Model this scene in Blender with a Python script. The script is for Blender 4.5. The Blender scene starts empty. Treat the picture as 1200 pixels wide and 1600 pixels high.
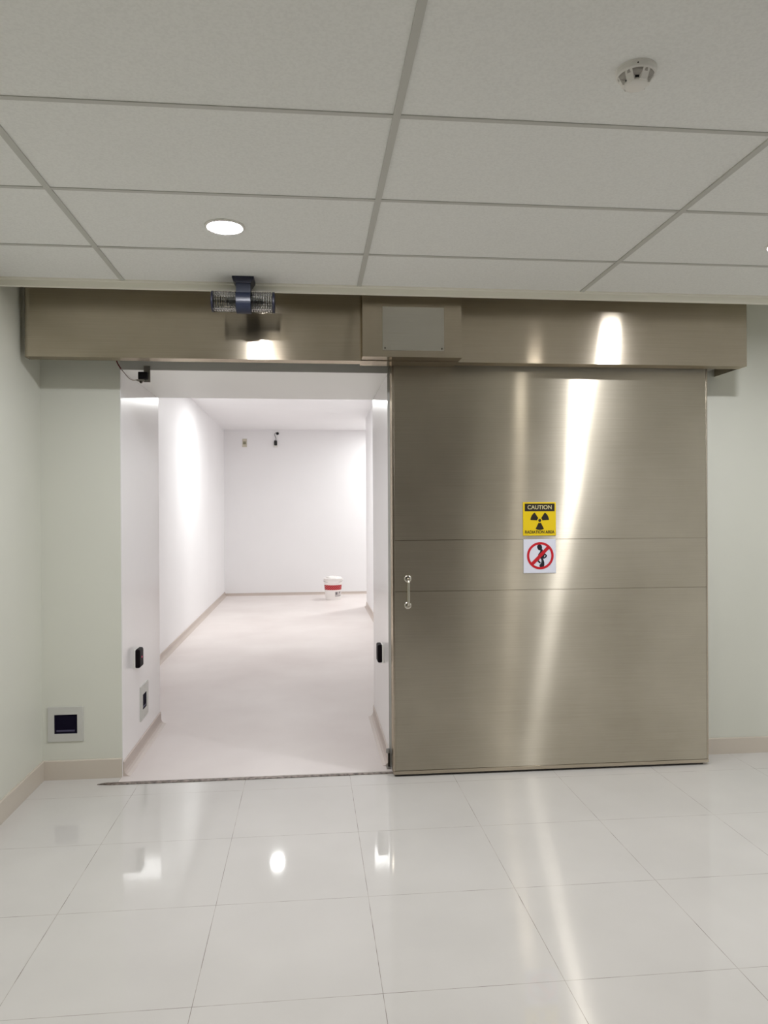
import bpy, bmesh, math, random
from mathutils import Vector, Matrix

random.seed(7)
PI = math.pi
C = bpy.context.scene.collection
sc = bpy.context.scene

# ---------------------------------------------------------------- camera
CAM_H = 1.549
YAW, PITCH, ROLL, FPX = 0.1003, -0.00275, -0.00524, 1158.0
cam_data = bpy.data.cameras.new('camera')
cam = bpy.data.objects.new('camera', cam_data)
C.objects.link(cam)
cy, sy, cp, sp, cr, sr = math.cos(YAW), math.sin(YAW), math.cos(PITCH), math.sin(PITCH), math.cos(ROLL), math.sin(ROLL)
fwd = Vector((sy * cp, cy * cp, sp))
right0 = Vector((cy, -sy, 0))
up0 = right0.cross(fwd)
right = right0 * cr + up0 * sr
up = -right0 * sr + up0 * cr
M = Matrix.Identity(4)
for i in range(3):
    M[i][0], M[i][1], M[i][2] = right[i], up[i], -fwd[i]
M[2][3] = CAM_H
cam.matrix_world = M
cam_data.sensor_fit = 'HORIZONTAL'
cam_data.sensor_width = 36.0
cam_data.lens = 36.0 * FPX / 1200.0
cam_data.clip_start = 0.05
sc.camera = cam

# ---------------------------------------------------------------- world, exposure
world = bpy.data.worlds.new('world')
sc.world = world
world.use_nodes = True
world.node_tree.nodes['Background'].inputs[0].default_value = (0.0, 0.0, 0.0, 1)
sc.view_settings.view_transform = 'Standard'
sc.view_settings.look = 'None'
sc.view_settings.gamma = 1
sc.view_settings.exposure = 0.0
sc.view_settings.use_curve_mapping = False
sc.cycles.use_denoising = True
sc.cycles.sample_clamp_indirect = 12.0
sc.cycles.max_bounces = 14
sc.cycles.diffuse_bounces = 8
sc.cycles.glossy_bounces = 6
sc.cycles.transmission_bounces = 10
sc.cycles.caustics_refractive = False

# lamp strengths (radiance of the diffusers), used by the lamp builder below
LAMP_OUT = 560.0
LAMP_BACK = 185.0
LAMP_IN = 880.0
LAMP_COL_OUT = (0.99, 0.99, 1.04)
LAMP_COL_IN = (0.97, 0.985, 0.965)

# ---------------------------------------------------------------- room measures
XL, XR = -1.54, 6.6            # side walls of the lobby
YW, YB = 4.45, 5.53            # front and back of the thick wall
OL, OR = -1.094, 0.478         # opening
ZC = 2.717                     # lobby ceiling
ZV = 3.02                      # inner ceiling and void top
YE = 3.885                     # edge of the suspended ceiling
YR = -7.0


# ================================================================ materials
def srgb(r, g, b):
    f = lambda c: (c / 255.0 / 12.92) if c / 255.0 <= 0.04045 else ((c / 255.0 + 0.055) / 1.055) ** 2.4
    return (f(r), f(g), f(b), 1.0)


def mat(name, col, rough=0.5, metal=0.0, **kw):
    m = bpy.data.materials.new(name)
    m.use_nodes = True
    b = m.node_tree.nodes['Principled BSDF']
    b.inputs['Base Color'].default_value = col
    b.inputs['Roughness'].default_value = rough
    b.inputs['Metallic'].default_value = metal
    for k, v in kw.items():
        b.inputs[k.replace('_', ' ')].default_value = v
    return m


def N(m, t, **kw):
    n = m.node_tree.nodes.new(t)
    for k, v in kw.items():
        setattr(n, k, v)
    return n


def L(m, a, b):
    m.node_tree.links.new(a, b)


def noise(m, scale, detail=3, vec=None, stretch=None):
    tc = N(m, 'ShaderNodeTexCoord')
    src = tc.outputs['Object']
    if stretch:
        mp = N(m, 'ShaderNodeMapping')
        mp.inputs['Scale'].default_value = stretch
        L(m, src, mp.inputs['Vector'])
        src = mp.outputs['Vector']
    n = N(m, 'ShaderNodeTexNoise')
    n.inputs['Scale'].default_value = scale
    n.inputs['Detail'].default_value = detail
    L(m, src, n.inputs['Vector'])
    return n.outputs['Fac']


def vary(m, fac, c0, c1, lo=0.35, hi=0.65, sock='Base Color'):
    r = N(m, 'ShaderNodeValToRGB')
    r.color_ramp.elements[0].position = lo
    r.color_ramp.elements[1].position = hi
    r.color_ramp.elements[0].color = c0
    r.color_ramp.elements[1].color = c1
    L(m, fac, r.inputs['Fac'])
    L(m, r.outputs['Color'], m.node_tree.nodes['Principled BSDF'].inputs[sock])
    return r


def bump(m, fac, strength, dist, prev=None):
    b = N(m, 'ShaderNodeBump')
    b.inputs['Strength'].default_value = strength
    b.inputs['Distance'].default_value = dist
    L(m, fac, b.inputs['Height'])
    if prev:
        L(m, prev, b.inputs['Normal'])
    L(m, b.outputs['Normal'], m.node_tree.nodes['Principled BSDF'].inputs['Normal'])
    return b.outputs['Normal']


def paint(name, col, rough=0.55, var=0.035, bmp=0.05):
    m = mat(name, col, rough)
    c2 = tuple(min(1, c * (1 - var)) for c in col[:3]) + (1,)
    vary(m, noise(m, 1.3, 3), c2, col)
    bump(m, noise(m, 90, 2), bmp, 0.002)
    return m


def steel(name, c0, c1, rough, aniso, wave=0.004, wave_scale=1.1, brush=0.0):
    m = mat(name, c1, rough if not isinstance(rough, tuple) else 0.3, 1.0)
    b = m.node_tree.nodes['Principled BSDF']
    b.inputs['Anisotropic'].default_value = aniso if not isinstance(aniso, tuple) else 0.9
    t = N(m, 'ShaderNodeTangent', direction_type='UV_MAP', uv_map='grain')
    L(m, t.outputs['Tangent'], b.inputs['Tangent'])
    # sheet tone: slow blotches mixed with fine horizontal grain
    blot = noise(m, 2.0, 5)
    grain = noise(m, 1.0, 3, stretch=(3, 3, 420))
    mx = N(m, 'ShaderNodeMath', operation='MULTIPLY_ADD')
    mx.inputs[1].default_value = 0.35
    L(m, grain, mx.inputs[0])
    ml = N(m, 'ShaderNodeMath', operation='MULTIPLY')
    ml.inputs[1].default_value = 0.65
    L(m, blot, ml.inputs[0])
    L(m, ml.outputs[0], mx.inputs[2])
    vary(m, mx.outputs[0], c0, c1, 0.3, 0.7)
    w = noise(m, wave_scale, 1, stretch=(1.0, 1.0, 0.55))
    nrm = bump(m, w, 1.0, wave)
    if isinstance(rough, tuple):
        # brushed finish: two lobes, both smeared up and down the sheet
        ramp = [n_ for n_ in m.node_tree.nodes if n_.type == 'VALTORGB'][0]
        lobes = []
        for aw, av in rough:
            g_ = N(m, 'ShaderNodeBsdfAnisotropic', distribution='GGX')
            g_.inputs['Roughness'].default_value = (aw * av) ** 0.25
            g_.inputs['Anisotropy'].default_value = -(1 - (aw / av) ** 0.5)
            L(m, ramp.outputs['Color'], g_.inputs['Color'])
            L(m, t.outputs['Tangent'], g_.inputs['Tangent'])
            L(m, nrm, g_.inputs['Normal'])
            lobes.append(g_)
        cur = lobes[0].outputs[0]
        for g_, w_ in zip(lobes[1:], aniso):
            mixs = N(m, 'ShaderNodeMixShader')
            mixs.inputs[0].default_value = w_
            L(m, cur, mixs.inputs[1])
            L(m, g_.outputs[0], mixs.inputs[2])
            cur = mixs.outputs[0]
        L(m, cur, m.node_tree.nodes['Material Output'].inputs['Surface'])
    return m


m_wall = paint('cream wall paint', srgb(214, 215, 204), 0.42)
m_white = paint('white room paint', srgb(237, 236, 237), 0.5, 0.02)
m_jamb = paint('glossy white reveal paint', srgb(236, 234, 234), 0.22, 0.03)
m_fascia = paint('off white panel', srgb(242, 243, 238), 0.4, 0.02)
m_trim = paint('ceiling edge paint', srgb(234, 232, 220), 0.5, 0.03)
m_tee = mat('ceiling tee', srgb(190, 190, 184), 0.5)
m_skirt = paint('taupe skirting tile', srgb(204, 195, 182), 0.25, 0.06, 0.0)
m_skirt_in = paint('pinkish cove skirting', srgb(196, 184, 176), 0.45, 0.05)
m_brown = paint('brown passage paint', srgb(92, 74, 56), 0.5)
m_dark = mat('dark void', srgb(38, 34, 34), 0.7)
m_black = mat('black plastic', srgb(12, 8, 14), 0.5, Specular_IOR_Level=0.3)
m_blackgloss = mat('black gloss lens', srgb(10, 3, 7), 0.6, Specular_IOR_Level=0.15)
m_plate = paint('pale grey plate', srgb(196, 196, 190), 0.4, 0.02)
m_hole = mat('dark blue box inside', srgb(18, 14, 32), 0.9, Specular_IOR_Level=0.1)
m_navy = mat('navy powder coat', srgb(26, 33, 52), 0.38)
bump(m_navy, noise(m_navy, 300, 2), 0.15, 0.001)
m_navyd = mat('dark navy plate', srgb(24, 26, 46), 0.4)
m_whitep = mat('white plastic', srgb(226, 224, 219), 0.35)
m_greyp = mat('grey plastic', srgb(150, 147, 142), 0.45)
m_screw = mat('screw steel', srgb(70, 66, 60), 0.4, 0.8)
m_chrome = mat('satin steel', srgb(200, 196, 186), 0.22, 1.0)
m_bracket = mat('galvanised steel', srgb(150, 146, 140), 0.4, 0.8)
m_grey = paint('grey lintel strip', srgb(190, 189, 184), 0.45, 0.05)
m_wirer = mat('red cable', srgb(96, 14, 26), 0.4)
m_wireg = mat('grey cable', srgb(168, 160, 154), 0.45)
m_wireb = mat('black cable', srgb(20, 20, 20), 0.5)
m_bucket = mat('white bucket plastic', srgb(236, 232, 229), 0.35)
m_yellow = mat('sign yellow', srgb(232, 200, 8), 0.35)
m_signk = mat('sign black', srgb(34, 26, 16), 0.4)
m_signk2 = mat('sign black cool', srgb(20, 22, 34), 0.4)
m_signw = mat('sign white', srgb(222, 224, 236), 0.35)
m_signr = mat('sign red', srgb(196, 20, 36), 0.35)
m_signt = mat('sign pale lettering', srgb(206, 196, 150), 0.4)
m_wood = mat('brown laminate', srgb(74, 54, 38), 0.4)
vary(m_wood, noise(m_wood, 3, 5, stretch=(8, 8, 0.6)), srgb(44, 31, 21), srgb(62, 45, 32))
m_led = mat('red led', srgb(200, 20, 70), 0.3)
m_led.node_tree.nodes['Principled BSDF'].inputs['Emission Color'].default_value = srgb(220, 40, 100)
m_led.node_tree.nodes['Principled BSDF'].inputs['Emission Strength'].default_value = 0.6

m_glass = mat('clear moulded glass', (0.96, 0.97, 0.98, 1), 0.03, 0.0, IOR=1.45, Transmission_Weight=1.0)

m_steel_door = steel('brushed steel door sheet', srgb(178, 171, 154), srgb(203, 196, 179), ((0.013, 0.085), (0.012, 0.36), (0.075, 0.42)), (0.55, 0.38), 0.002, 1.0)
m_steel_head = steel('brushed steel cover', srgb(178, 168, 150), srgb(202, 192, 175), ((0.0055, 0.07), (0.04, 0.22)), (0.3,), 0.0012, 1.4)
m_steel_plate = steel('polished steel plate', srgb(180, 177, 168), srgb(196, 193, 184), 0.16, 0.5, 0.001, 3.0)


def ceiling_mat():
    m = mat('mineral ceiling tile', srgb(204, 205, 202), 0.9)
    n = noise(m, 120, 4)
    vary(m, n, srgb(226, 227, 224), srgb(232, 233, 230), 0.35, 0.6)
    bump(m, n, 0.12, 0.001)
    return m


def floor_mat():
    m = mat('polished vitrified tile', srgb(206, 204, 199), 0.035)
    b = m.node_tree.nodes['Principled BSDF']
    b.inputs['IOR'].default_value = 1.52
    tc = N(m, 'ShaderNodeTexCoord')
    sep = N(m, 'ShaderNodeSeparateXYZ')
    L(m, tc.outputs['Object'], sep.inputs[0])
    fs = []
    for ax, off in (('X', -0.9736), ('Y', 3.5586)):
        a = N(m, 'ShaderNodeMath', operation='SUBTRACT')
        a.inputs[1].default_value = off - 60.0
        L(m, sep.outputs[ax], a.inputs[0])
        d = N(m, 'ShaderNodeMath', operation='PINGPONG')
        d.inputs[1].default_value = 0.3
        L(m, a.outputs[0], d.inputs[0])
        fs.append(d)
    # distance to nearest joint: pingpong is 0 on a joint (period 0.6)
    mn = N(m, 'ShaderNodeMath', operation='MINIMUM')
    L(m, fs[0].outputs[0], mn.inputs[0])
    L(m, fs[1].outputs[0], mn.inputs[1])
    lt = N(m, 'ShaderNodeMath', operation='LESS_THAN')
    lt.inputs[1].default_value = 0.0011
    L(m, mn.outputs[0], lt.inputs[0])
    n = noise(m, 1.8, 4)
    r = N(m, 'ShaderNodeValToRGB')
    r.color_ramp.elements[0].position = 0.35
    r.color_ramp.elements[1].position = 0.65
    r.color_ramp.elements[0].color = srgb(203, 201, 197)
    r.color_ramp.elements[1].color = srgb(209, 207, 203)
    L(m, n, r.inputs['Fac'])
    dirt = noise(m, 9, 3)
    r2 = N(m, 'ShaderNodeValToRGB')
    r2.color_ramp.elements[0].position = 0.35
    r2.color_ramp.elements[1].position = 0.6
    r2.color_ramp.elements[0].color = srgb(104, 94, 84)
    r2.color_ramp.elements[1].color = srgb(168, 163, 155)
    L(m, dirt, r2.inputs['Fac'])
    mx = N(m, 'ShaderNodeMix', data_type='RGBA')
    L(m, lt.outputs[0], mx.inputs['Factor'])
    L(m, r.outputs['Color'], mx.inputs['A'])
    L(m, r2.outputs['Color'], mx.inputs['B'])
    L(m, mx.outputs['Result'], b.inputs['Base Color'])
    ro = N(m, 'ShaderNodeMath', operation='MULTIPLY_ADD')
    ro.inputs[1].default_value = 0.5
    ro.inputs[2].default_value = 0.035
    L(m, lt.outputs[0], ro.inputs[0])
    L(m, ro.outputs[0], b.inputs['Roughness'])
    return m


def vinyl_mat():
    m = mat('pinkish screed floor', srgb(206, 196, 192), 0.42)
    vary(m, noise(m, 1.1, 5), srgb(216, 207, 204), srgb(229, 222, 219), 0.3, 0.7)
    bump(m, noise(m, 30, 3), 0.08, 0.002)
    return m


m_ceil, m_floor, m_vinyl = ceiling_mat(), floor_mat(), vinyl_mat()


# ================================================================ mesh helpers
def obj(name, bm, m, parent=None, smooth=False, origin=None):
    me = bpy.data.meshes.new(name)
    bmesh.ops.recalc_face_normals(bm, faces=bm.faces)
    if origin is not None:
        bmesh.ops.translate(bm, verts=bm.verts, vec=-Vector(origin))
    bm.to_mesh(me)
    bm.free()
    me.materials.append(m)
    if smooth:
        for p in me.polygons:
            p.use_smooth = True
    o = bpy.data.objects.new(name, me)
    C.objects.link(o)
    if origin is not None:
        o.location = origin
    if parent is not None:
        o.parent = parent
        if origin is not None:
            o.location = Vector(origin) - parent.matrix_basis.translation
        else:
            o.location = -parent.matrix_basis.translation
    return o


def box(x0, x1, y0, y1, z0, z1, bm=None, bev=0.0, seg=2):
    own = bmesh.new()
    vs = [own.verts.new((x, y, z)) for x in (x0, x1) for y in (y0, y1) for z in (z0, z1)]
    for f in ((0, 1, 3, 2), (4, 6, 7, 5), (0, 4, 5, 1), (2, 3, 7, 6), (0, 2, 6, 4), (1, 5, 7, 3)):
        own.faces.new([vs[i] for i in f])
    if bev:
        bmesh.ops.bevel(own, geom=list(own.edges), offset=bev, segments=seg, affect='EDGES', profile=0.5)
    if bm is None:
        return own
    me = bpy.data.meshes.new('tmp')
    own.to_mesh(me)
    own.free()
    bm.from_mesh(me)
    bpy.data.meshes.remove(me)
    return bm


def prism(pts, axis, a0, a1, bm=None):
    """closed polygon pts (2D) extruded along axis 'x','y' or 'z' from a0 to a1"""
    bm = bm or bmesh.new()
    def P(p, a):
        return {'x': (a, p[0], p[1]), 'y': (p[0], a, p[1]), 'z': (p[0], p[1], a)}[axis]
    v0 = [bm.verts.new(P(p, a0)) for p in pts]
    v1 = [bm.verts.new(P(p, a1)) for p in pts]
    n = len(pts)
    for i in range(n):
        bm.faces.new((v0[i], v0[(i + 1) % n], v1[(i + 1) % n], v1[i]))
    bm.faces.new(v0)
    bm.faces.new(v1)
    return bm


def lathe(prof, axis='z', c=(0, 0, 0), seg=48, bm=None):
    """prof: list of (r, h); rings closed at r = 0"""
    bm = bm or bmesh.new()
    rings = []
    for r, h in prof:
        if r < 1e-6:
            pts = [(0, 0, h)]
        else:
            pts = [(r * math.cos(2 * PI * k / seg), r * math.sin(2 * PI * k / seg), h) for k in range(seg)]
        out = []
        for x, y, z in pts:
            if axis == 'y':
                x, y, z = x, z, y
            elif axis == 'x':
                x, y, z = z, x, y
            out.append(bm.verts.new((x + c[0], y + c[1], z + c[2])))
        rings.append(out)
    for a, b in zip(rings, rings[1:]):
        if len(a) == 1 and len(b) == 1:
            continue
        for k in range(seg):
            k2 = (k + 1) % seg
            if len(a) == 1:
                bm.faces.new((a[0], b[k], b[k2]))
            elif len(b) == 1:
                bm.faces.new((a[k], a[k2], b[0]))
            else:
                bm.faces.new((a[k], a[k2], b[k2], b[k]))
    return bm


def tube(pts, r, seg=10, bm=None):
    bm = bm or bmesh.new()
    pts = [Vector(p) for p in pts]
    rings = []
    for i, p in enumerate(pts):
        d = (pts[min(i + 1, len(pts) - 1)] - pts[max(i - 1, 0)]).normalized()
        a = d.orthogonal().normalized() if not rings else (prev_a - d * prev_a.dot(d)).normalized()
        prev_a = a
        b = d.cross(a)
        rings.append([bm.verts.new(p + (a * math.cos(2 * PI * k / seg) + b * math.sin(2 * PI * k / seg)) * r) for k in range(seg)])
    for A, B in zip(rings, rings[1:]):
        for k in range(seg):
            bm.faces.new((A[k], A[(k + 1) % seg], B[(k + 1) % seg], B[k]))
    bm.faces.new(rings[0])
    bm.faces.new(rings[-1])
    return bm


def smooth_path(ctrl, n=8):
    out = []
    P = [Vector(c) for c in ctrl]
    for i in range(len(P) - 1):
        p0, p1, p2, p3 = P[max(i - 1, 0)], P[i], P[i + 1], P[min(i + 2, len(P) - 1)]
        for k in range(n):
            t = k / n
            out.append(0.5 * ((2 * p1) + (p2 - p0) * t + (2 * p0 - 5 * p1 + 4 * p2 - p3) * t * t + (3 * p1 - p0 - 3 * p2 + p3) * t ** 3))
    out.append(P[-1])
    return out


def grain_uv(o):
    """UV whose U runs up the sheet: the smear of the brushed grain is vertical"""
    me = o.data
    uv = me.uv_layers.new(name='grain')
    for p in me.polygons:
        nrm = p.normal
        for li in p.loop_indices:
            v = me.vertices[me.loops[li].vertex_index].co
            if abs(nrm.z) > 0.7:
                uv.data[li].uv = (v.y, v.x)
            elif abs(nrm.x) > 0.7:
                uv.data[li].uv = (v.z, v.y)
            else:
                uv.data[li].uv = (v.z, v.x)
    return o


def thing(name, label, cat, loc, group=None):
    o = bpy.data.objects.new(name, None)
    o.empty_display_size = 0.1
    C.objects.link(o)
    o.location = loc
    return tag(o, label, cat, group)


def tag(o, label, cat, group=None):
    o['label'] = label
    o['category'] = cat
    if group:
        o['group'] = group
    return o


def struct(name, bm, m, parent=None, smooth=False):
    o = obj(name, bm, m, parent, smooth)
    if parent is None:
        o['kind'] = 'structure'
    return o


# ================================================================ the setting
# floors
struct('floor', box(XL, XR, YR, YW, -0.1, 0.0), m_floor)
bm = bmesh.new()
box(OL, OR, 4.362, 5.6, -0.1, 0.003, bm)
box(-1.6, 1.2, 5.6, 13.7, -0.1, 0.003, bm)
box(1.2, 4.0, 11.0, 13.7, -0.1, 0.003, bm)
struct('floor_treatment_room', bm, m_vinyl)

# lobby walls
struct('wall_left', box(XL - 0.15, XL, YR, YW, 0, ZV), m_wall)
bm = bmesh.new()
box(XL - 0.15, OL, YW, YB, 0, ZV, bm)
struct('wall_back_left', bm, m_wall)
SKEW = -0.004                  # the door, its cover and the wall behind run slightly out of square


def skew(o, px_=None, py_=None):
    if px_ is not None:
        o.data.transform(Matrix.Translation((px_, py_, 0)) @ Matrix.Rotation(SKEW, 4, 'Z') @ Matrix.Translation((-px_, -py_, 0)))
    else:
        o.rotation_euler = (0, 0, SKEW)
    return o


wbr = box(OR, XR, YW, YB, 0, ZV)
for v in wbr.verts:
    if v.co.y < YW + 0.01:
        v.co.y += SKEW * (v.co.x - OR)
struct('wall_back_right', wbr, m_wall)
struct('wall_right', box(XR, XR + 0.15, YR, YW, 0, ZV), m_wall)
# behind the camera: a deep passage on the left, a lit wall on the right
struct('wall_front', box(2.25, XR, -2.15, -2.0, 0, ZC), m_white)
struct('wall_passage', box(2.25, 2.4, YR, -2.15, 0, ZC), m_brown)
struct('wall_passage_end', box(XL, 2.4, YR - 0.15, YR, 0, ZV), m_brown)
bm = bmesh.new()
box(-0.9, 0.28, YR, YR + 0.05, 0, 2.2, bm, 0.004)
box(0.3, 1.5, YR, YR + 0.05, 0, 2.2, bm, 0.004)
struct('door_2', bm, m_wood)  # unseen brown doors, added to tone the steel's reflections
lf = thing('unseen_door', 'added unseen brown leaf that darkens the steel door reflection', 'door', (1.16, 1.0, 0.0))  # added out of view: puts a dark band into the steel's reflection
lf['kind'] = 'structure'
obj('leaf', box(0.80, 1.52, 0.98, 1.02, 0.004, 2.66, bev=0.003), m_wood, lf)
obj('door_handle', tube(smooth_path([(0.87, 0.98, 1.02), (0.87, 0.93, 1.02), (0.93, 0.925, 1.02), (0.99, 0.925, 1.02)], 5), 0.009, 12), m_chrome, lf, smooth=True)

# reveal linings (glossy white) set on the thick wall's opening
struct('wall_reveal_left', box(OL, OL + 0.004, YW - 0.001, YB + 0.002, 0, 2.373), m_jamb)
struct('wall_reveal_right', box(OR - 0.004, OR, YW - 0.001, YB + 0.002, 0, 2.373), m_jamb)
struct('wall_lintel', box(OL, OR, YW, YB, 2.374, ZV + 0.1), m_fascia)
struct('trim_2', box(OL, OR, YW - 0.012, YW - 0.0005, 2.372, 2.44, bev=0.002), m_grey)
# slim edge angle on the reveal's right corner
struct('trim_3', box(OR - 0.007, OR + 0.012, YW - 0.006, YW - 0.0005, 0.0, 2.37), m_plate)

# treatment room shell
struct('wall_inner_left', box(-1.75, -1.535, YB, 13.7, 0, ZV), m_white)
bm = bmesh.new()
box(-1.535, OL, YB, YB + 0.01, 0, ZV, bm)
struct('wall_inner_front', bm, m_white)
struct('wall_inner_right', box(0.905, 1.2, YB, 11.85, 0, ZV), m_white)
struct('wall_inner_back', box(-1.75, 4.2, 13.66, 13.85, 0, ZV), m_white)
struct('wall_inner_far_right', box(4.0, 4.2, 11.0, 13.66, 0, ZV), m_white)
struct('wall_inner_near', box(1.2, 4.2, 10.85, 11.0, 0, ZV), m_white)
bm = bmesh.new()
box(-1.75, 4.2, YB, 13.85, ZV, ZV + 0.15, bm)
struct('ceiling_treatment_room', bm, m_white)


# skirtings
def skirting(name, pts, m, h, t=0.012, cove=0.0):
    """straight skirting from pts[0] to pts[1] with inward normal pts[2]"""
    (x0, y0), (x1, y1), (nx, ny) = pts
    prof = [(0, 0.0), (t, 0.0), (t, h - 0.004), (t - 0.004, h), (0, h)]
    if cove:
        prof = [(0, 0.003), (t + cove, 0.003), (t + cove * 0.45, 0.003 + cove * 0.18), (t + cove * 0.12, 0.003 + cove * 0.5), (t, cove), (t, h - 0.003), (t - 0.004, h), (0, h)]
    b = bmesh.new()
    a = [b.verts.new((x0 + nx * p, y0 + ny * p, z)) for p, z in prof]
    c = [b.verts.new((x1 + nx * p, y1 + ny * p, z)) for p, z in prof]
    n = len(prof)
    for i in range(n):
        b.faces.new((a[i], a[(i + 1) % n], c[(i + 1) % n], c[i]))
    b.faces.new(a)
    b.faces.new(c)
    return struct(name, b, m)


skirting('baseboard_left', ((XL, YR), (XL, YW), (1, 0)), m_skirt, 0.112)
skirting('baseboard_back_left', ((XL + 0.012, YW), (OL, YW), (0, -1)), m_skirt, 0.112)
skirting('baseboard_back_right', ((OR + 0.02, YW), (XR, YW + SKEW * (XR - OR)), (0, -1)), m_skirt, 0.10)
skirting('baseboard_reveal_left', ((OL + 0.004, YW), (OL + 0.004, YB), (1, 0)), m_skirt_in, 0.088, 0.008, 0.035)
skirting('baseboard_reveal_right', ((OR - 0.004, YW), (OR - 0.004, YB), (-1, 0)), m_skirt_in, 0.088, 0.008, 0.035)
skirting('baseboard_inner_left', ((-1.535, YB), (-1.535, 13.66), (1, 0)), m_skirt_in, 0.08, 0.008, 0.03)
skirting('baseboard_inner_right', ((0.905, YB), (0.905, 11.85), (-1, 0)), m_skirt_in, 0.08, 0.008, 0.03)
skirting('baseboard_inner_back', ((-1.535, 13.66), (4.0, 13.66), (0, -1)), m_skirt_in, 0.05, 0.008, 0.03)
skirting('baseboard_front', ((2.25, -2.0), (XR, -2.0), (0, 1)), m_skirt, 0.10)

# suspended ceiling: tiles (one surface) and the tee grid
bm = bmesh.new()
box(XL, XR, YR, YE, ZC + 0.004, ZC + 0.03, bm)
struct('ceiling', bm, m_ceil)
bm = bmesh.new()
TW = 0.0115
x = -0.9353 + 0.0
xs = [x + 1.2 * i for i in range(-1, 6)]
for xx in xs:
    if XL + 0.03 < xx < XR - 0.03:
        box(xx - TW, xx + TW, YR, YE, ZC - 0.001, ZC + 0.02, bm)
yy = 2.1914 + 0.6 * 2
row = []
while yy > YR:
    row.append(yy)
    yy -= 0.6
for yv in row:
    segs = [XL] + [q for q in xs if XL < q < XR] + [XR]
    for a, b in zip(segs, segs[1:]):
        box(a + (TW if a > XL else 0), b - (TW if b < XR else 0), yv - TW * 0.8, yv + TW * 0.8, ZC + 0.0005, ZC + 0.02, bm)
struct('trim_4', bm, m_tee)
# edge of the ceiling and the closed void behind it
bm = bmesh.new()
box(XL, XR, YE, YE + 0.022, ZC - 0.034, ZV, bm, 0.002)
box(XL, XR, YE - 0.024, YE, ZC - 0.004, ZC + 0.01, bm)
struct('trim_5', bm, m_trim)
struct('ceiling_void', box(XL - 0.1, XR, YE, YW + 0.05, ZV, ZV + 0.1), m_wall)

# ================================================================ sliding shielded door (largest object)
DX0, DX1, DY0, DY1, DZ0, DZ1 = 0.478, 2.392, 4.26, 4.37, 0.014, 2.43
door = thing('door_1', 'large brushed stainless steel sliding radiation door parked right of the opening', 'door', (1.435, 4.315, 0.0))
door['kind'] = 'structure'
o = obj('door_core', box(DX0 + 0.004, DX1 - 0.004, DY0 + 0.009, DY1, DZ0 + 0.006, DZ1 - 0.004), m_steel_head, door)
grain_uv(o)


def sheet(name, x0, x1, z0, z1, y, parent, m, thick=0.009, buckle=0.0):
    """sheet metal panel; the upper one is slightly buckled towards its top edge"""
    b = bmesh.new()
    if not buckle:
        o = obj(name, box(x0, x1, y, y + thick, z0, z1), m, parent)
        grain_uv(o)
        return o
    nx, nz = 96, 40

    def Y(x_, z_):
        t = min(1, max(0, (z_ - 1.5) / 0.8))
        t = t * t * (3 - 2 * t)
        u = (x_ - 1.50) / 0.42
        return y + buckle * t * math.sin(u * PI / 2) * math.exp(-0.5 * u * u)
    g = [[b.verts.new((x0 + (x1 - x0) * i / nx, Y(x0 + (x1 - x0) * i / nx, z0 + (z1 - z0) * j / nz), z0 + (z1 - z0) * j / nz)) for j in range(nz + 1)] for i in range(nx + 1)]
    for i in range(nx):
        for j in range(nz):
            b.faces.new((g[i][j], g[i + 1][j], g[i + 1][j + 1], g[i][j + 1]))
    o = obj(name, b, m, parent, smooth=True)
    if sum(p.normal.y for p in o.data.polygons) > 0:
        o.data.flip_normals()
    grain_uv(o)
    return o


BUCKLE = 0.0062
sheet('upper_sheet', DX0 + 0.012, DX1 - 0.01, 1.3735, DZ1, DY0, door, m_steel_door, buckle=BUCKLE)
sheet('middle_sheet', DX0 + 0.012, DX1 - 0.01, 1.0765, 1.3705, DY0, door, m_steel_door)
sheet('lower_sheet', DX0 + 0.012, DX1 - 0.01, 0.036, 1.0738, DY0, door, m_steel_door)
o = obj('bottom_rail', box(DX0, DX1, DY0 - 0.003, DY1, DZ0, 0.0345, bev=0.001), m_steel_head, door); grain_uv(o)
for xa in (DX0, DX1 - 0.009):
    o = obj('edge_strip', box(xa, xa + 0.011 if xa == DX0 else DX1, DY0 - 0.001, DY1, 0.035, DZ1, bev=0.001), m_steel_head, door); grain_uv(o)
o = obj('gap_shade_strip', box(DX0 + 0.01, DX1 - 0.03, DY0 + 0.012, DY1 - 0.02, 0.001, DZ0 + 0.003), m_dark, door)  # dark strip standing in for the shade of the gap under the door
# handle
HX, HZ0, HZ1 = 0.566, 0.994, 1.149
path = smooth_path([(HX, DY0, HZ0), (HX, DY0 - 0.026, HZ0 + 0.001), (HX, DY0 - 0.040, HZ0 + 0.016), (HX, DY0 - 0.042, HZ0 + 0.035),
                    (HX, DY0 - 0.042, HZ1 - 0.035), (HX, DY0 - 0.040, HZ1 - 0.016), (HX, DY0 - 0.026, HZ1 - 0.001), (HX, DY0, HZ1)], 6)
hd = obj('handle', tube(path, 0.0075, 16), m_chrome, door, smooth=True)
for z in (HZ0, HZ1):
    b = lathe([(0.0, -0.006), (0.014, -0.006), (0.020, -0.0045), (0.0225, 0.0)], 'y', (HX, DY0, z), 32)
    r = obj('rosette', b, m_chrome, None, smooth=True)
    r.parent = hd
    r.location = (0, 0, 0)

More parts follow.
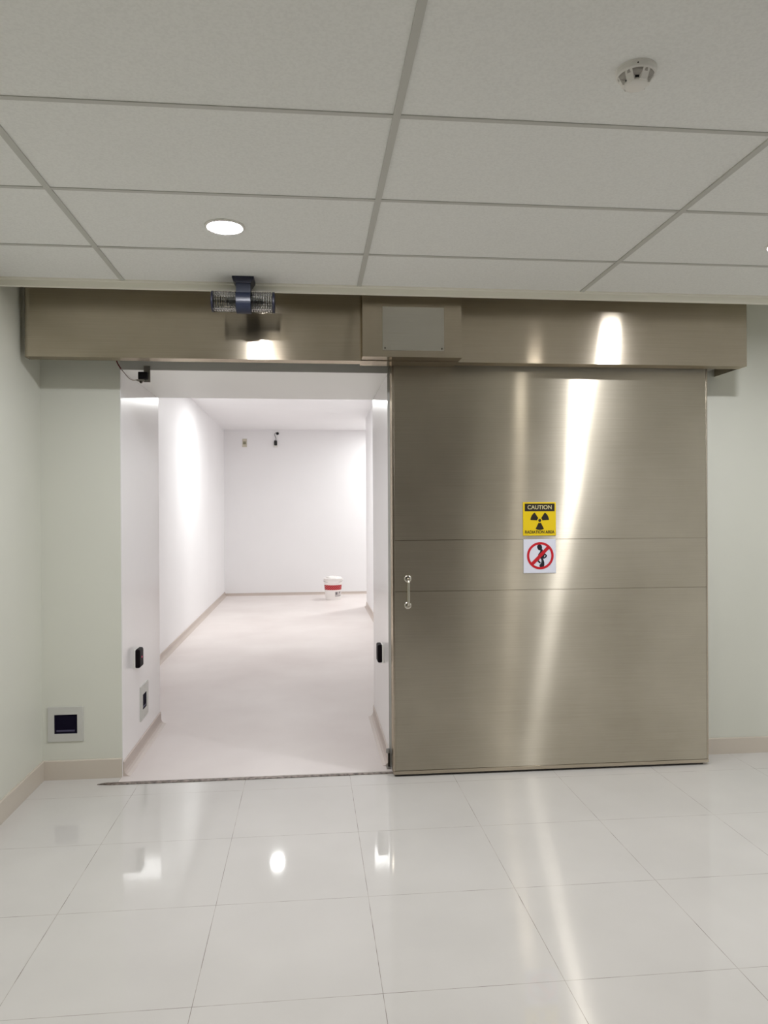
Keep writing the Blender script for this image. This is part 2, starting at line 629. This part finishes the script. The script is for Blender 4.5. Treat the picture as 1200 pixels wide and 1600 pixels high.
# ================================================================ track cover over the door
HX0, HX1, HY, HZ, HT = -1.508, 2.545, 4.10, 2.377, 2.78
cov = thing('track_cover', 'long brushed steel box cover running across the wall above opening and door', 'metal cover', (0.5, 4.45, HZ))
prof = []
R = 0.035
for k in range(7):
    a = PI - (PI / 2) * k / 6
    prof.append((HX0 + R + R * math.cos(a), HY + R - R * math.sin(a)))
outer = [(HX0, 4.20)] + prof + [(HX1, HY)]
inner = [(x_, y_ + 0.002) for x_, y_ in reversed(outer)]
inner[-1] = (HX0 + 0.002, 4.20)
inner[0] = (HX1, HY + 0.002)
o = obj('front_plate', prism(outer + inner, 'z', HZ, HT), m_steel_head, cov); grain_uv(o)
o = obj('bottom_lip', box(HX0 + 0.01, HX1, HY, HY + 0.09, HZ - 0.0015, HZ + 0.0005), m_steel_head, cov); grain_uv(o)
o = obj('end_cap', box(HX1 - 0.002, HX1, HY + 0.001, YW - 0.001, HZ, HT), m_steel_head, cov); grain_uv(o)
o = obj('top_plate', box(HX0, HX1, HY, YW - 0.04, HT - 0.002, HT), m_steel_head, cov); grain_uv(o)
o = obj('track_rail', box(-1.35, 2.44, 4.36, 4.41, 2.455, 2.53, bev=0.003), m_bracket, cov)
o = obj('track_end', box(2.40, 2.443, 4.19, YW - 0.001, 2.39, 2.47, bev=0.002), m_bracket, cov)
# screw heads along the lip and a few dents are left to the surface
dc = obj('drive_cover', bmesh.new(), m_steel_head, cov)
bm = bmesh.new()
bx0, bx1, by0 = 0.292, 0.838, 4.00
box(bx0, bx1, by0, by0 + 0.002, HZ + 0.006, HT, bm)
box(bx0, bx0 + 0.002, by0, HY, HZ + 0.006, HT, bm)
box(bx1 - 0.002, bx1, by0, HY, HZ + 0.006, HT, bm)
box(bx0, bx1, by0, 4.255, HZ + 0.003, HZ + 0.0065, bm)
bpy.data.objects.remove(dc)
dc = obj('drive_cover', bm, m_steel_head, cov); grain_uv(dc)
ap = obj('access_plate', box(0.401, 0.7395, by0 - 0.003, by0 - 0.0005, 2.4155, 2.652, bev=0.0006, seg=1), m_steel_plate, None)
ap.parent = dc
grain_uv(ap)
for xx in (0.4145, 0.7265):
    s = obj('screw', lathe([(0.0, -0.003), (0.0035, -0.0025), (0.0048, 0.0)], 'y', (xx, by0 - 0.003, 2.427), 16), m_screw, None, smooth=True)
    s.parent = dc

# ================================================================ floor track
bm = bmesh.new()
prism([(-1.205, 4.335), (-1.13, 4.322), (OR + 0.03, 4.322), (OR + 0.03, 4.345), (-1.10, 4.357), (-1.16, 4.357)], 'z', 0.0005, 0.004, bm)
m_track = mat('worn track steel', srgb(120, 108, 100), 0.5, 0.3)
vary(m_track, noise(m_track, 40, 4), srgb(72, 62, 56), srgb(146, 134, 126), 0.35, 0.6)
tr = tag(obj('floor_track', bm, m_track), 'thin dark metal floor track along the threshold of the opening', 'floor track')
# small guide roller bracket at the foot of the door's left edge
g = thing('floor_guide', 'small steel guide bracket on the floor at the left foot of the door', 'bracket', (0.464, 4.42, 0.003))
obj('base', box(0.45, 0.476, 4.39, 4.447, 0.003, 0.008, bev=0.001), m_bracket, g)
obj('upright', box(0.462, 0.474, 4.425, 4.435, 0.008, 0.105, bev=0.001), m_screw, g)
obj('roller', lathe([(0, 0.092), (0.012, 0.092), (0.013, 0.096), (0.013, 0.112), (0.012, 0.116), (0, 0.116)], 'z', (0.462, 4.42, 0), 20), m_greyp, g, smooth=True)


skew(door)
skew(cov)

# ================================================================ signs
def text_mesh(body, size, cx_, cz_, y, m, parent, name, off=0.0, width=None):
    cu = bpy.data.curves.new(name, 'FONT')
    cu.body = body
    cu.size = size
    cu.align_x = 'CENTER'
    cu.align_y = 'CENTER'
    cu.extrude = 0.0003
    cu.offset = off
    t = bpy.data.objects.new('tmp_text', cu)
    C.objects.link(t)
    dg = bpy.context.evaluated_depsgraph_get()
    me = bpy.data.meshes.new_from_object(t.evaluated_get(dg))
    bpy.data.objects.remove(t)
    w = max(v.co.x for v in me.vertices) - min(v.co.x for v in me.vertices)
    s = (width / w) if width else 1.0
    for v in me.vertices:
        v.co = Vector((cx_ + v.co.x * s, y - v.co.z, cz_ + v.co.y))
    me.materials.clear()
    me.materials.append(m)
    o = bpy.data.objects.new(name, me)
    C.objects.link(o)
    o.parent = parent
    o.location = -parent.matrix_basis.translation
    return o


SX, SZ = 1.350, 1.4915
sg = thing('warning_sign', 'yellow square sign reading CAUTION RADIATION AREA stuck on the steel door', 'sign', (SX, DY0, SZ))
yb = DY0 - 0.004
obj('sign_board', box(SX - 0.0995, SX + 0.0995, yb, DY0 - 0.0002, SZ - 0.0985, SZ + 0.0985, bev=0.001), m_yellow, sg)
obj('header_band', box(SX - 0.089, SX + 0.091, yb - 0.0006, yb + 0.0005, SZ + 0.045, SZ + 0.090), m_signk, sg)
text_mesh('CAUTION', 0.034, SX + 0.001, SZ + 0.0675, yb - 0.0009, m_signt, sg, 'lettering', 0.0006, 0.146)
text_mesh('RADIATION AREA', 0.024, SX, SZ - 0.078, yb - 0.0006, m_signk, sg, 'lettering', 0.0006, 0.178)
bm = bmesh.new()
tcx, tcz = SX + 0.001, SZ - 0.009
for k in range(3):
    a0 = math.radians(-90 + 120 * k)
    pts = []
    for j in range(13):
        a = a0 + math.radians(-27 + 54 * j / 12)
        pts.append((tcx + 0.056 * math.cos(a), tcz + 0.056 * math.sin(a)))
    for j in range(7):
        a = a0 + math.radians(27 - 54 * j / 6)
        pts.append((tcx + 0.0155 * math.cos(a), tcz + 0.0155 * math.sin(a)))
    prism(pts, 'y', yb - 0.0006, yb + 0.0003, bm)
prism([(tcx + 0.0088 * math.cos(2 * PI * j / 24), tcz + 0.0088 * math.sin(2 * PI * j / 24)) for j in range(24)], 'y', yb - 0.0006, yb + 0.0003, bm)
obj('trefoil', bm, m_signk, sg)

PX, PZ = 1.3505, 1.2725
ps = thing('prohibition_sign', 'white square sign with red ring barring a black pregnant figure, below the yellow sign', 'sign', (PX, DY0, PZ))
obj('sign_board', box(PX - 0.098, PX + 0.098, yb, DY0 - 0.0002, PZ - 0.1, PZ + 0.1, bev=0.001), m_signw, ps)
S = 0.2 / 570.0
zx = lambda x_: PX + (x_ - 582) * S
zz = lambda y_: PZ - (y_ - 1088) * S
bm = bmesh.new()
rcx, rcz = zx(590), zz(1083)
n = 64
for k in range(n):
    a, b_ = 2 * PI * k / n, 2 * PI * (k + 1) / n
    q = [(rcx + r_ * math.cos(t_), rcz + r_ * math.sin(t_)) for r_, t_ in ((229 * S, a), (229 * S, b_), (190 * S, b_), (190 * S, a))]
    prism(q, 'y', yb - 0.0014, yb + 0.0003, bm)
d, e = 205 * S * math.cos(PI / 4), 20 * S
dx, dz = 0.95, 1.05
q = [(zx(450) - e, zz(1222) + e), (zx(450) + e, zz(1222) - e), (zx(732) + e, zz(940) - e), (zx(732) - e, zz(940) + e)]
prism(q, 'y', yb - 0.0014, yb + 0.0003, bm)
obj('red_ring', bm, m_signr, ps)
bm = bmesh.new()
ys0, ys1 = yb - 0.0007, yb + 0.0003
prism([(zx(578 + 43 * math.cos(t) + (4 if math.sin(t) < 0 else 0)), zz(938 - (46 if math.sin(t) > 0 else 54) * math.sin(t))) for t in [2 * PI * j / 24 for j in range(24)]], 'y', ys0, ys1, bm)
body = [(598, 975), (628, 972), (636, 1005), (664, 1035), (664, 1078), (654, 1110), (638, 1135), (650, 1165), (659, 1200), (659, 1240), (648, 1273),
        (582, 1273), (574, 1240), (592, 1220), (607, 1198), (611, 1165), (603, 1135), (574, 1126), (550, 1098), (556, 1056), (584, 1022)]
prism([(zx(a), zz(b)) for a, b in [(640, 1024), (664, 1034), (709, 1083), (692, 1113), (650, 1137), (641, 1123), (676, 1093), (679, 1081), (645, 1055)]], 'y', ys0, ys1, bm)
prism([(zx(a), zz(b)) for a, b in body], 'y', ys0, ys1, bm)
prism([(zx(a), zz(b)) for a, b in [(540, 1180), (560, 1165), (578, 1175), (598, 1196), (592, 1212), (570, 1208), (560, 1196)]], 'y', ys0, ys1, bm)
prism([(zx(a), zz(b)) for a, b in [(575, 1128), (583, 1132), (566, 1162), (548, 1176), (544, 1170), (560, 1154)]], 'y', ys0, ys1, bm)
obj('pregnant_figure', bm, m_signk2, ps)


for q_, xx in ((sg, SX), (ps, PX)):
    skew(q_)
    q_.location.y += SKEW * (xx - 1.435)

# ================================================================ lamps
def emit(name, col, strength):
    m = bpy.data.materials.new(name)
    m.use_nodes = True
    nt = m.node_tree
    nt.nodes.clear()
    e_ = nt.nodes.new('ShaderNodeEmission')
    e_.inputs[0].default_value = (*col, 1)
    e_.inputs[1].default_value = strength
    out_ = nt.nodes.new('ShaderNodeOutputMaterial')
    nt.links.new(e_.outputs[0], out_.inputs[0])
    return m


m_emit_out = emit('lobby lamp diffuser', LAMP_COL_OUT, LAMP_OUT)
m_emit_back = emit('warm lobby lamp diffuser', (1.0, 0.93, 0.86), LAMP_BACK)
m_emit_in = emit('treatment room lamp diffuser', LAMP_COL_IN, LAMP_IN)


def downlight(x_, y_, z_, m, label, group, r=0.070):
    t = thing('downlight', label, 'ceiling light', (x_, y_, z_), group)
    obj('trim_ring', lathe([(r, 0.0), (r, -0.006), (r + 0.002, -0.008), (r + 0.009, -0.0075), (r + 0.012, -0.005), (r + 0.012, 0.0)], 'z', (x_, y_, z_), 48), m_whitep, t, smooth=True)
    obj('diffuser', lathe([(0, -0.0055), (r - 0.001, -0.0055), (r - 0.001, 0.0)], 'z', (x_, y_, z_), 48), m, t)
    return t


zc = ZC + 0.004
downlight(-0.340, 3.105, zc, m_emit_out, 'round glowing downlight in the lobby ceiling left of centre, near the wall lamp', 'lobby ceiling downlights')
downlight(2.118, 3.11, zc, m_emit_out, 'round downlight at the right edge of the photo in the lobby ceiling', 'lobby ceiling downlights')
downlight(-0.335, 1.29, zc, m_emit_back, 'round lobby downlight overhead, second row on the left', 'lobby ceiling downlights')
downlight(2.105, 1.29, zc, m_emit_back, 'round lobby downlight overhead, second row on the right', 'lobby ceiling downlights')
downlight(-0.335, -0.51, zc, m_emit_back, 'added unseen downlight behind the viewer on the left', 'lobby ceiling downlights')  # extra unseen lamp, added to raise the lobby's overall light
downlight(5.72, -0.51, zc, m_emit_out, 'added unseen downlight far out on the right, third row', 'lobby ceiling downlights')  # added out of view to light the white wall behind the camera
downlight(5.72, 1.29, zc, m_emit_out, 'added unseen downlight far out on the right, second row', 'lobby ceiling downlights')  # added out of view to brighten the walls on the right
downlight(-0.433, 9.70, ZV, m_emit_in, 'round glowing downlight seen through the opening in the inner white room', 'treatment room downlights', 0.075)
downlight(1.85, 12.85, ZV, m_emit_in, 'round inner room downlight round the corner on the right', 'treatment room downlights', 0.075)

# ================================================================ smoke detector
sx_, sy_ = 0.874, 1.905
sd = thing('smoke_detector', 'round white smoke detector on the ceiling tile at upper right', 'smoke detector', (sx_, sy_, ZC + 0.004))
zt = ZC + 0.004
obj('base', lathe([(0, 0), (0.053, 0), (0.053, -0.003), (0.0515, -0.004), (0.0515, -0.016), (0.049, -0.019), (0, -0.019)], 'z', (sx_, sy_, zt), 48), m_whitep, sd, smooth=False)
b = lathe([(0, -0.018), (0.047, -0.018), (0.043, -0.026), (0.034, -0.030), (0, -0.030)], 'z', (sx_, sy_, zt), 48)
obj('chamber', b, mat('detector shade', srgb(168, 164, 158), 0.6), sd, smooth=True)
obj('cap', lathe([(0, -0.048), (0.020, -0.0475), (0.028, -0.045), (0.031, -0.041), (0.031, -0.037), (0.0, -0.036)], 'z', (sx_, sy_, zt), 48), m_whitep, sd, smooth=True)
for k in range(6):
    a = math.radians(12 + 60 * k)
    w = 0.010
    c_, s_ = math.cos(a), math.sin(a)
    bmr = box(-w, w, 0.027, 0.0475, -0.042, -0.017)
    for v in bmr.verts:
        if v.co.z < -0.03 and v.co.y > 0.03:
            v.co.y = 0.034
    bmesh.ops.rotate(bmr, verts=bmr.verts, cent=(0, 0, 0), matrix=Matrix.Rotation(a, 3, 'Z'))
    bmesh.ops.translate(bmr, verts=bmr.verts, vec=(sx_, sy_, zt))
    obj('rib', bmr, m_whitep, sd)
bmw = lathe([(0, -0.0365), (0.0285, -0.0365), (0.030, -0.0305), (0, -0.0305)], 'z', (sx_, sy_, zt), 32)
obj('vent', bmw, m_black, sd)
obj('indicator', lathe([(0, -0.0015), (0.0018, -0.001), (0.002, 0.001)], 'y', (sx_ - 0.016, sy_ - 0.0490, zt - 0.010), 12), m_screw, sd)

# ================================================================ navy tube lamp under the ceiling edge
lx, ly, lz, lr = -0.323, 3.80, 2.603, 0.052
wl = thing('tube_lamp', 'navy bracket lamp with two clear ribbed glass cylinders under the ceiling edge', 'lamp', (lx, ly, ZC))
bm = prism([(lx - 0.055, ZC + 0.003), (lx + 0.053, ZC + 0.003), (lx + 0.053, ZC - 0.006), (lx + 0.037, ZC - 0.030), (lx - 0.039, ZC - 0.030), (lx - 0.055, ZC - 0.006)], 'y', 3.752, 3.862)
obj('mounting_plate', bm, m_navyd, wl)
# saddle: arm widening into the sleeve round the tube
bm = bmesh.new()
prof_s = []
for k in range(33):
    a = math.radians(140 + 260 * k / 32)
    prof_s.append((ly + (lr + 0.006) * math.cos(a), lz + (lr + 0.006) * math.sin(a)))
prof_s += [(ly + 0.040, ZC - 0.028), (ly - 0.040, ZC - 0.028)]
prism(prof_s, 'x', lx - 0.036, lx + 0.036, bm)
sl = obj('sleeve', bm, m_navy, wl)
for p in sl.data.polygons:
    p.use_smooth = abs(p.normal.x) < 0.5 and p.center.z < 0.7


def ribbed(x0, x1):
    n_ax = 9
    prof_ = []
    for i in range(n_ax * 4 + 1):
        t = i / (n_ax * 4)
        prof_.append((lr - 0.003 + (0.003 if i % 4 == 0 else 0.0), x0 + (x1 - x0) * t))
    b = bmesh.new()
    seg = 48
    rings = []
    full = [(p[0], p[1], True) for p in prof_] + [(lr - 0.008, p[1], False) for p in reversed(prof_)]
    for r_, h_, outer_ in full:
        ring = []
        for k in range(seg):
            rr = r_ + (0.0022 if (outer_ and k % 4 == 0) else 0.0)
            a = 2 * PI * k / seg
            ring.append(b.verts.new((h_, ly + rr * math.cos(a), lz + rr * math.sin(a))))
        rings.append(ring)
    for A, B in zip(rings, rings[1:] + rings[:1]):
        for k in range(seg):
            b.faces.new((A[k], A[(k + 1) % seg], B[(k + 1) % seg], B[k]))
    return b


X0, X1 = -0.484, -0.168
for (a, b2, capx0, capx1) in ((X0 + 0.011, lx - 0.036, X0, X0 + 0.012), (lx + 0.036, X1 - 0.011, X1 - 0.012, X1)):
    obj('glass_cylinder', ribbed(a, b2), m_glass, wl)
    obj('end_cap', lathe([(0, capx0), (lr - 0.004, capx0), (lr, capx0 + 0.002), (lr, capx1 - 0.002), (lr - 0.004, capx1), (0, capx1)], 'x', (0, ly, lz), 40), m_navyd, wl, smooth=False)
for s in (-1, 1):
    xa = lx + s * 0.034
    xb = lx + s * 0.062
    xc = lx + s * 0.095
    obj('lamp_holder', lathe([(0, xa), (0.022, xa), (0.022, xb), (0.017, xb), (0, xb)], 'x', (0, ly, lz), 28), m_whitep, wl, smooth=False)
    obj('bulb', lathe([(0.014, xb), (0.019, xb + s * 0.008), (0.019, xc - s * 0.010), (0.012, xc), (0, xc + s * 0.003)], 'x', (0, ly, lz), 28), m_whitep, wl, smooth=True)

# ================================================================ limit switch and cable over the opening
sw = thing('limit_switch', 'small dark limit switch screwed to the panel over the left end of the opening', 'switch', (-0.955, YW, 2.325))
obj('bracket', box(-0.955, -0.918, YW - 0.018, YW - 0.0125, 2.300, 2.395, bev=0.001), m_bracket, sw)
obj('switch_body', box(-0.982, -0.930, YW - 0.044, YW - 0.017, 2.314, 2.356, bev=0.003), m_black, sw)
obj('lever', prism([(-0.992, 2.314), (-0.952, 2.316), (-0.948, 2.306), (-0.966, 2.290), (-0.978, 2.300), (-0.994, 2.306)], 'y', YW - 0.035, YW - 0.020), m_bracket, sw)
obj('roller', lathe([(0, -0.038), (0.007, -0.038), (0.007, -0.016), (0, -0.016)], 'y', (-0.968, YW, 2.298), 16), m_screw, sw)
cb = thing('switch_cable', 'thin cable drooping from the track cover to the limit switch, dark red then grey', 'cable', (-1.08, YW - 0.05, 2.32))
p_all = smooth_path([(-1.098, YW - 0.06, 2.430), (-1.094, YW - 0.06, 2.405), (-1.076, YW - 0.055, 2.372), (-1.055, YW - 0.05, 2.345), (-1.035, YW - 0.045, 2.320), (-1.012, YW - 0.04, 2.307), (-0.99, YW - 0.035, 2.309), (-0.965, YW - 0.03, 2.312)], 8)
obj('red_sheath', tube(p_all[:18], 0.0036, 10), m_wirer, cb, smooth=True)
obj('grey_cable', tube(p_all[17:], 0.0026, 10), m_wireg, cb, smooth=True)


# ================================================================ recessed wall boxes
def wall_box(name, c, axis, s, hw, hh, label):
    """square plate with a rectangular opening and a dark recess; axis 'y' faces -Y, 'x' faces +X"""
    t = thing(name, label, 'wall box', c)
    x0_, y0_, z0_ = c
    bm_ = bmesh.new()
    oc = [(-s, -s), (s, -s), (s, s), (-s, s)]
    dx_ = 0.002
    ic = [(-hw + dx_, -hh), (hw + dx_, -hh), (hw + dx_, hh), (-hw + dx_, hh)]
    T = 0.007
    def V(u, v, d_):
        return (x0_ + u, y0_ - d_, z0_ + v) if axis == 'y' else (x0_ + d_, y0_ + u, z0_ + v)
    f_o = [bm_.verts.new(V(u * 0.985, v * 0.985, T)) for u, v in oc]
    b_o = [bm_.verts.new(V(u, v, 0.0)) for u, v in oc]
    f_i = [bm_.verts.new(V(u, v, T)) for u, v in ic]
    b_i = [bm_.verts.new(V(u, v, 0.0)) for u, v in ic]
    for i in range(4):
        j = (i + 1) % 4
        bm_.faces.new((f_o[i], f_o[j], f_i[j], f_i[i]))
        bm_.faces.new((f_o[i], b_o[i], b_o[j], f_o[j]))
        bm_.faces.new((f_i[i], f_i[j], b_i[j], b_i[i]))
        bm_.faces.new((b_o[i], b_i[i], b_i[j], b_o[j]))
    obj('face_plate', bm_, m_plate, t)
    bm_ = bmesh.new()
    # shallow cup behind the opening (standing proud of the wall inside the plate)
    q0 = [bm_.verts.new(V(u, v, 0.0045)) for u, v in ic]
    q1 = [bm_.verts.new(V(u * 0.93, v * 0.90, 0.0008)) for u, v in ic]
    for i in range(4):
        j = (i + 1) % 4
        bm_.faces.new((q0[i], q0[j], q1[j], q1[i]))
    bm_.faces.new(q1)
    obj('recess', bm_, m_hole, t)
    # cable duct lip inside
    bm_ = bmesh.new()
    a = [V(-hw * 0.8, -hh * 0.80, 0.003), V(hw * 0.8, -hh * 0.62, 0.003)]
    xs_ = sorted([a[0][0], a[1][0]]); ys_ = sorted([a[0][1], a[1][1]]); zs_ = sorted([a[0][2], a[1][2]])
    if axis == 'y':
        box(xs_[0], xs_[1], ys_[0] - 0.001, ys_[0] + 0.001, zs_[0], zs_[1], bm_)
    else:
        box(xs_[0] - 0.001, xs_[0] + 0.001, ys_[0], ys_[1], zs_[0], zs_[1], bm_)
    obj('inner_ledge', bm_, mat('ledge', srgb(70, 66, 92), 0.5), t)
    return t


wall_box('wall_box', (-1.410, YW, 0.320), 'y', 0.101, 0.064, 0.055, 'square grey wall box with dark opening low on the cream wall, left of the opening')
wall_box('wall_box', (OL + 0.004, 5.000, 0.306), 'x', 0.112, 0.056, 0.050, 'grey wall box with dark opening on the white reveal inside the opening')


# ================================================================ photoelectric sensors
def sensor(c, sgn, label, led):
    t = thing('beam_sensor', label, 'sensor', c, None)
    x0_, y0_, z0_ = c
    # white base, black bull-nosed face
    obj('back_box', box(min(x0_, x0_ + sgn * 0.014), max(x0_, x0_ + sgn * 0.014), y0_ - 0.052, y0_ + 0.050, z0_ - 0.061, z0_ + 0.058, bev=0.004), m_whitep, t)
    b = box(min(x0_ + sgn * 0.010, x0_ + sgn * 0.042), max(x0_ + sgn * 0.010, x0_ + sgn * 0.042), y0_ - 0.054, y0_ + 0.052, z0_ - 0.058, z0_ + 0.058, bev=0.011, seg=4)
    obj('lens_cover', b, m_blackgloss, t)
    if led:
        obj('indicator', lathe([(0, 0.0015), (0.006, 0.001), (0.0065, -0.001)], 'x', (x0_ + sgn * 0.042, y0_, z0_ + 0.004), 16), m_led, t)
    return t


sensor((OL + 0.004, 4.765, 0.634), 1, 'black beam sensor with a red light on the left reveal of the opening', True)
sensor((OR - 0.004, 4.80, 0.622), -1, 'black and white beam sensor on the right reveal beside the steel door', False)

# ================================================================ things on the far wall
so = thing('socket_plate', 'small beige socket plate high on the far wall, left of the black plug', 'socket', (-1.165, 13.66, 2.78))
obj('plate', box(-1.205, -1.125, 13.648, 13.66, 2.705, 2.855, bev=0.003), mat('beige plate', srgb(196, 190, 172), 0.4), so)
obj('outlet', box(-1.190, -1.140, 13.642, 13.65, 2.755, 2.805, bev=0.003), mat('olive outlet', srgb(128, 124, 100), 0.4), so)
pl = thing('adapter', 'black power adapter hanging high on the far wall below a cable hole', 'adapter', (-0.605, 13.66, 2.78))
obj('socket_base', box(-0.645, -0.570, 13.650, 13.66, 2.70, 2.80, bev=0.003), m_whitep, pl)
obj('plug', box(-0.632, -0.578, 13.60, 13.655, 2.735, 2.825, bev=0.012, seg=3), m_wireb, pl)
obj('wire', tube(smooth_path([(-0.605, 13.63, 2.82), (-0.600, 13.635, 2.87), (-0.625, 13.64, 2.935), (-0.60, 13.645, 2.965), (-0.575, 13.655, 2.96)], 6), 0.004, 8), m_wireb, pl, smooth=True)
ch = tag(obj('cable_hole', lathe([(0, -0.008), (0.022, -0.008), (0.026, -0.004), (0.026, 0.0)], 'y', (-0.572, 13.66, 2.955), 24), m_black, None, True), 'small round black cable grommet high on the far wall', 'cable grommet')

# ================================================================ bucket
bx, by_ = 0.40, 12.88
bk = thing('bucket', 'white plastic bucket with a red striped label standing in the inner room', 'bucket', (bx, by_, 0.003))
H = 0.36
obj('body', lathe([(0, 0.003), (0.128, 0.003), (0.131, 0.010), (0.155, H - 0.06), (0.160, H - 0.058), (0.160, H - 0.048), (0.157, H - 0.045), (0.158, H - 0.012), (0.166, H - 0.010), (0.166, H), (0.156, H), (0.152, H - 0.05), (0.126, 0.012), (0, 0.012)], 'z', (bx, by_, 0.0), 56), m_bucket, bk, smooth=False)
obj('lid', lathe([(0.160, H + 0.001), (0.168, H + 0.001), (0.168, H + 0.012), (0.155, H + 0.016), (0.10, H + 0.012), (0, H + 0.010)], 'z', (bx, by_, 0.0), 56), m_bucket, bk)
# crumpled film on the lid
bm = lathe([(0.14, H + 0.012), (0.12, H + 0.035), (0.07, H + 0.045), (0, H + 0.04)], 'z', (bx + 0.012, by_, 0), 24)
for v in bm.verts:
    v.co += Vector((random.uniform(-.008, .008), random.uniform(-.008, .008), random.uniform(-.010, .008)))
obj('plastic_film', bm, m_bucket, bk)


def label_patch(a0, a1, z0, z1, m, name, parent, off=0.0012):
    b = bmesh.new()
    rad = lambda z: 0.131 + (0.155 - 0.131) * (z - 0.01) / (H - 0.07) + off
    cols = []
    nn = 24
    for k in range(nn + 1):
        a = math.radians(a0 + (a1 - a0) * k / nn)
        cols.append([b.verts.new((bx + (rad(z) + d_) * math.cos(a), by_ + (rad(z) + d_) * math.sin(a), z)) for z, d_ in ((z0, -off), (z0, 0), (z1, 0), (z1, -off))])
    for A, B in zip(cols, cols[1:]):
        for i in range(3):
            b.faces.new((A[i], B[i], B[i + 1], A[i + 1]))
    return obj(name, b, m, parent)


m_red = mat('red striped label', srgb(190, 20, 30), 0.4)
tc = N(m_red, 'ShaderNodeTexCoord')
sp_ = N(m_red, 'ShaderNodeSeparateXYZ')
L(m_red, tc.outputs['Object'], sp_.inputs[0])
ad = N(m_red, 'ShaderNodeMath', operation='SUBTRACT')
L(m_red, sp_.outputs['X'], ad.inputs[0])
L(m_red, sp_.outputs['Z'], ad.inputs[1])
mu = N(m_red, 'ShaderNodeMath', operation='MULTIPLY'); mu.inputs[1].default_value = 27.0
L(m_red, ad.outputs[0], mu.inputs[0])
fr = N(m_red, 'ShaderNodeMath', operation='FRACT')
L(m_red, mu.outputs[0], fr.inputs[0])
rr = vary(m_red, fr.outputs[0], srgb(150, 2, 10), srgb(214, 96, 100), 0.55, 0.72)
label_patch(188, 352, 0.178, 0.262, m_red, 'red_label', bk)
label_patch(282, 338, 0.068, 0.150, mat('print grey', srgb(196, 190, 188), 0.5), 'printed_label', bk)
label_patch(286, 300, 0.095, 0.140, mat('print dark', srgb(110, 104, 106), 0.5), 'print_mark', bk, 0.002)
label_patch(316, 326, 0.120, 0.146, bpy.data.materials['print dark'], 'print_mark', bk, 0.002)
label_patch(284, 336, 0.068, 0.076, bpy.data.materials['print dark'], 'print_mark', bk, 0.002)
hpts = [(bx + 0.168 * math.cos(a), by_ - 0.168 * math.sin(a) * 0.9, H - 0.03 - 0.02 * math.sin(a)) for a in [PI * k / 16 for k in range(17)]]
obj('handle', tube(hpts, 0.0028, 8), m_greyp, bk, smooth=True)
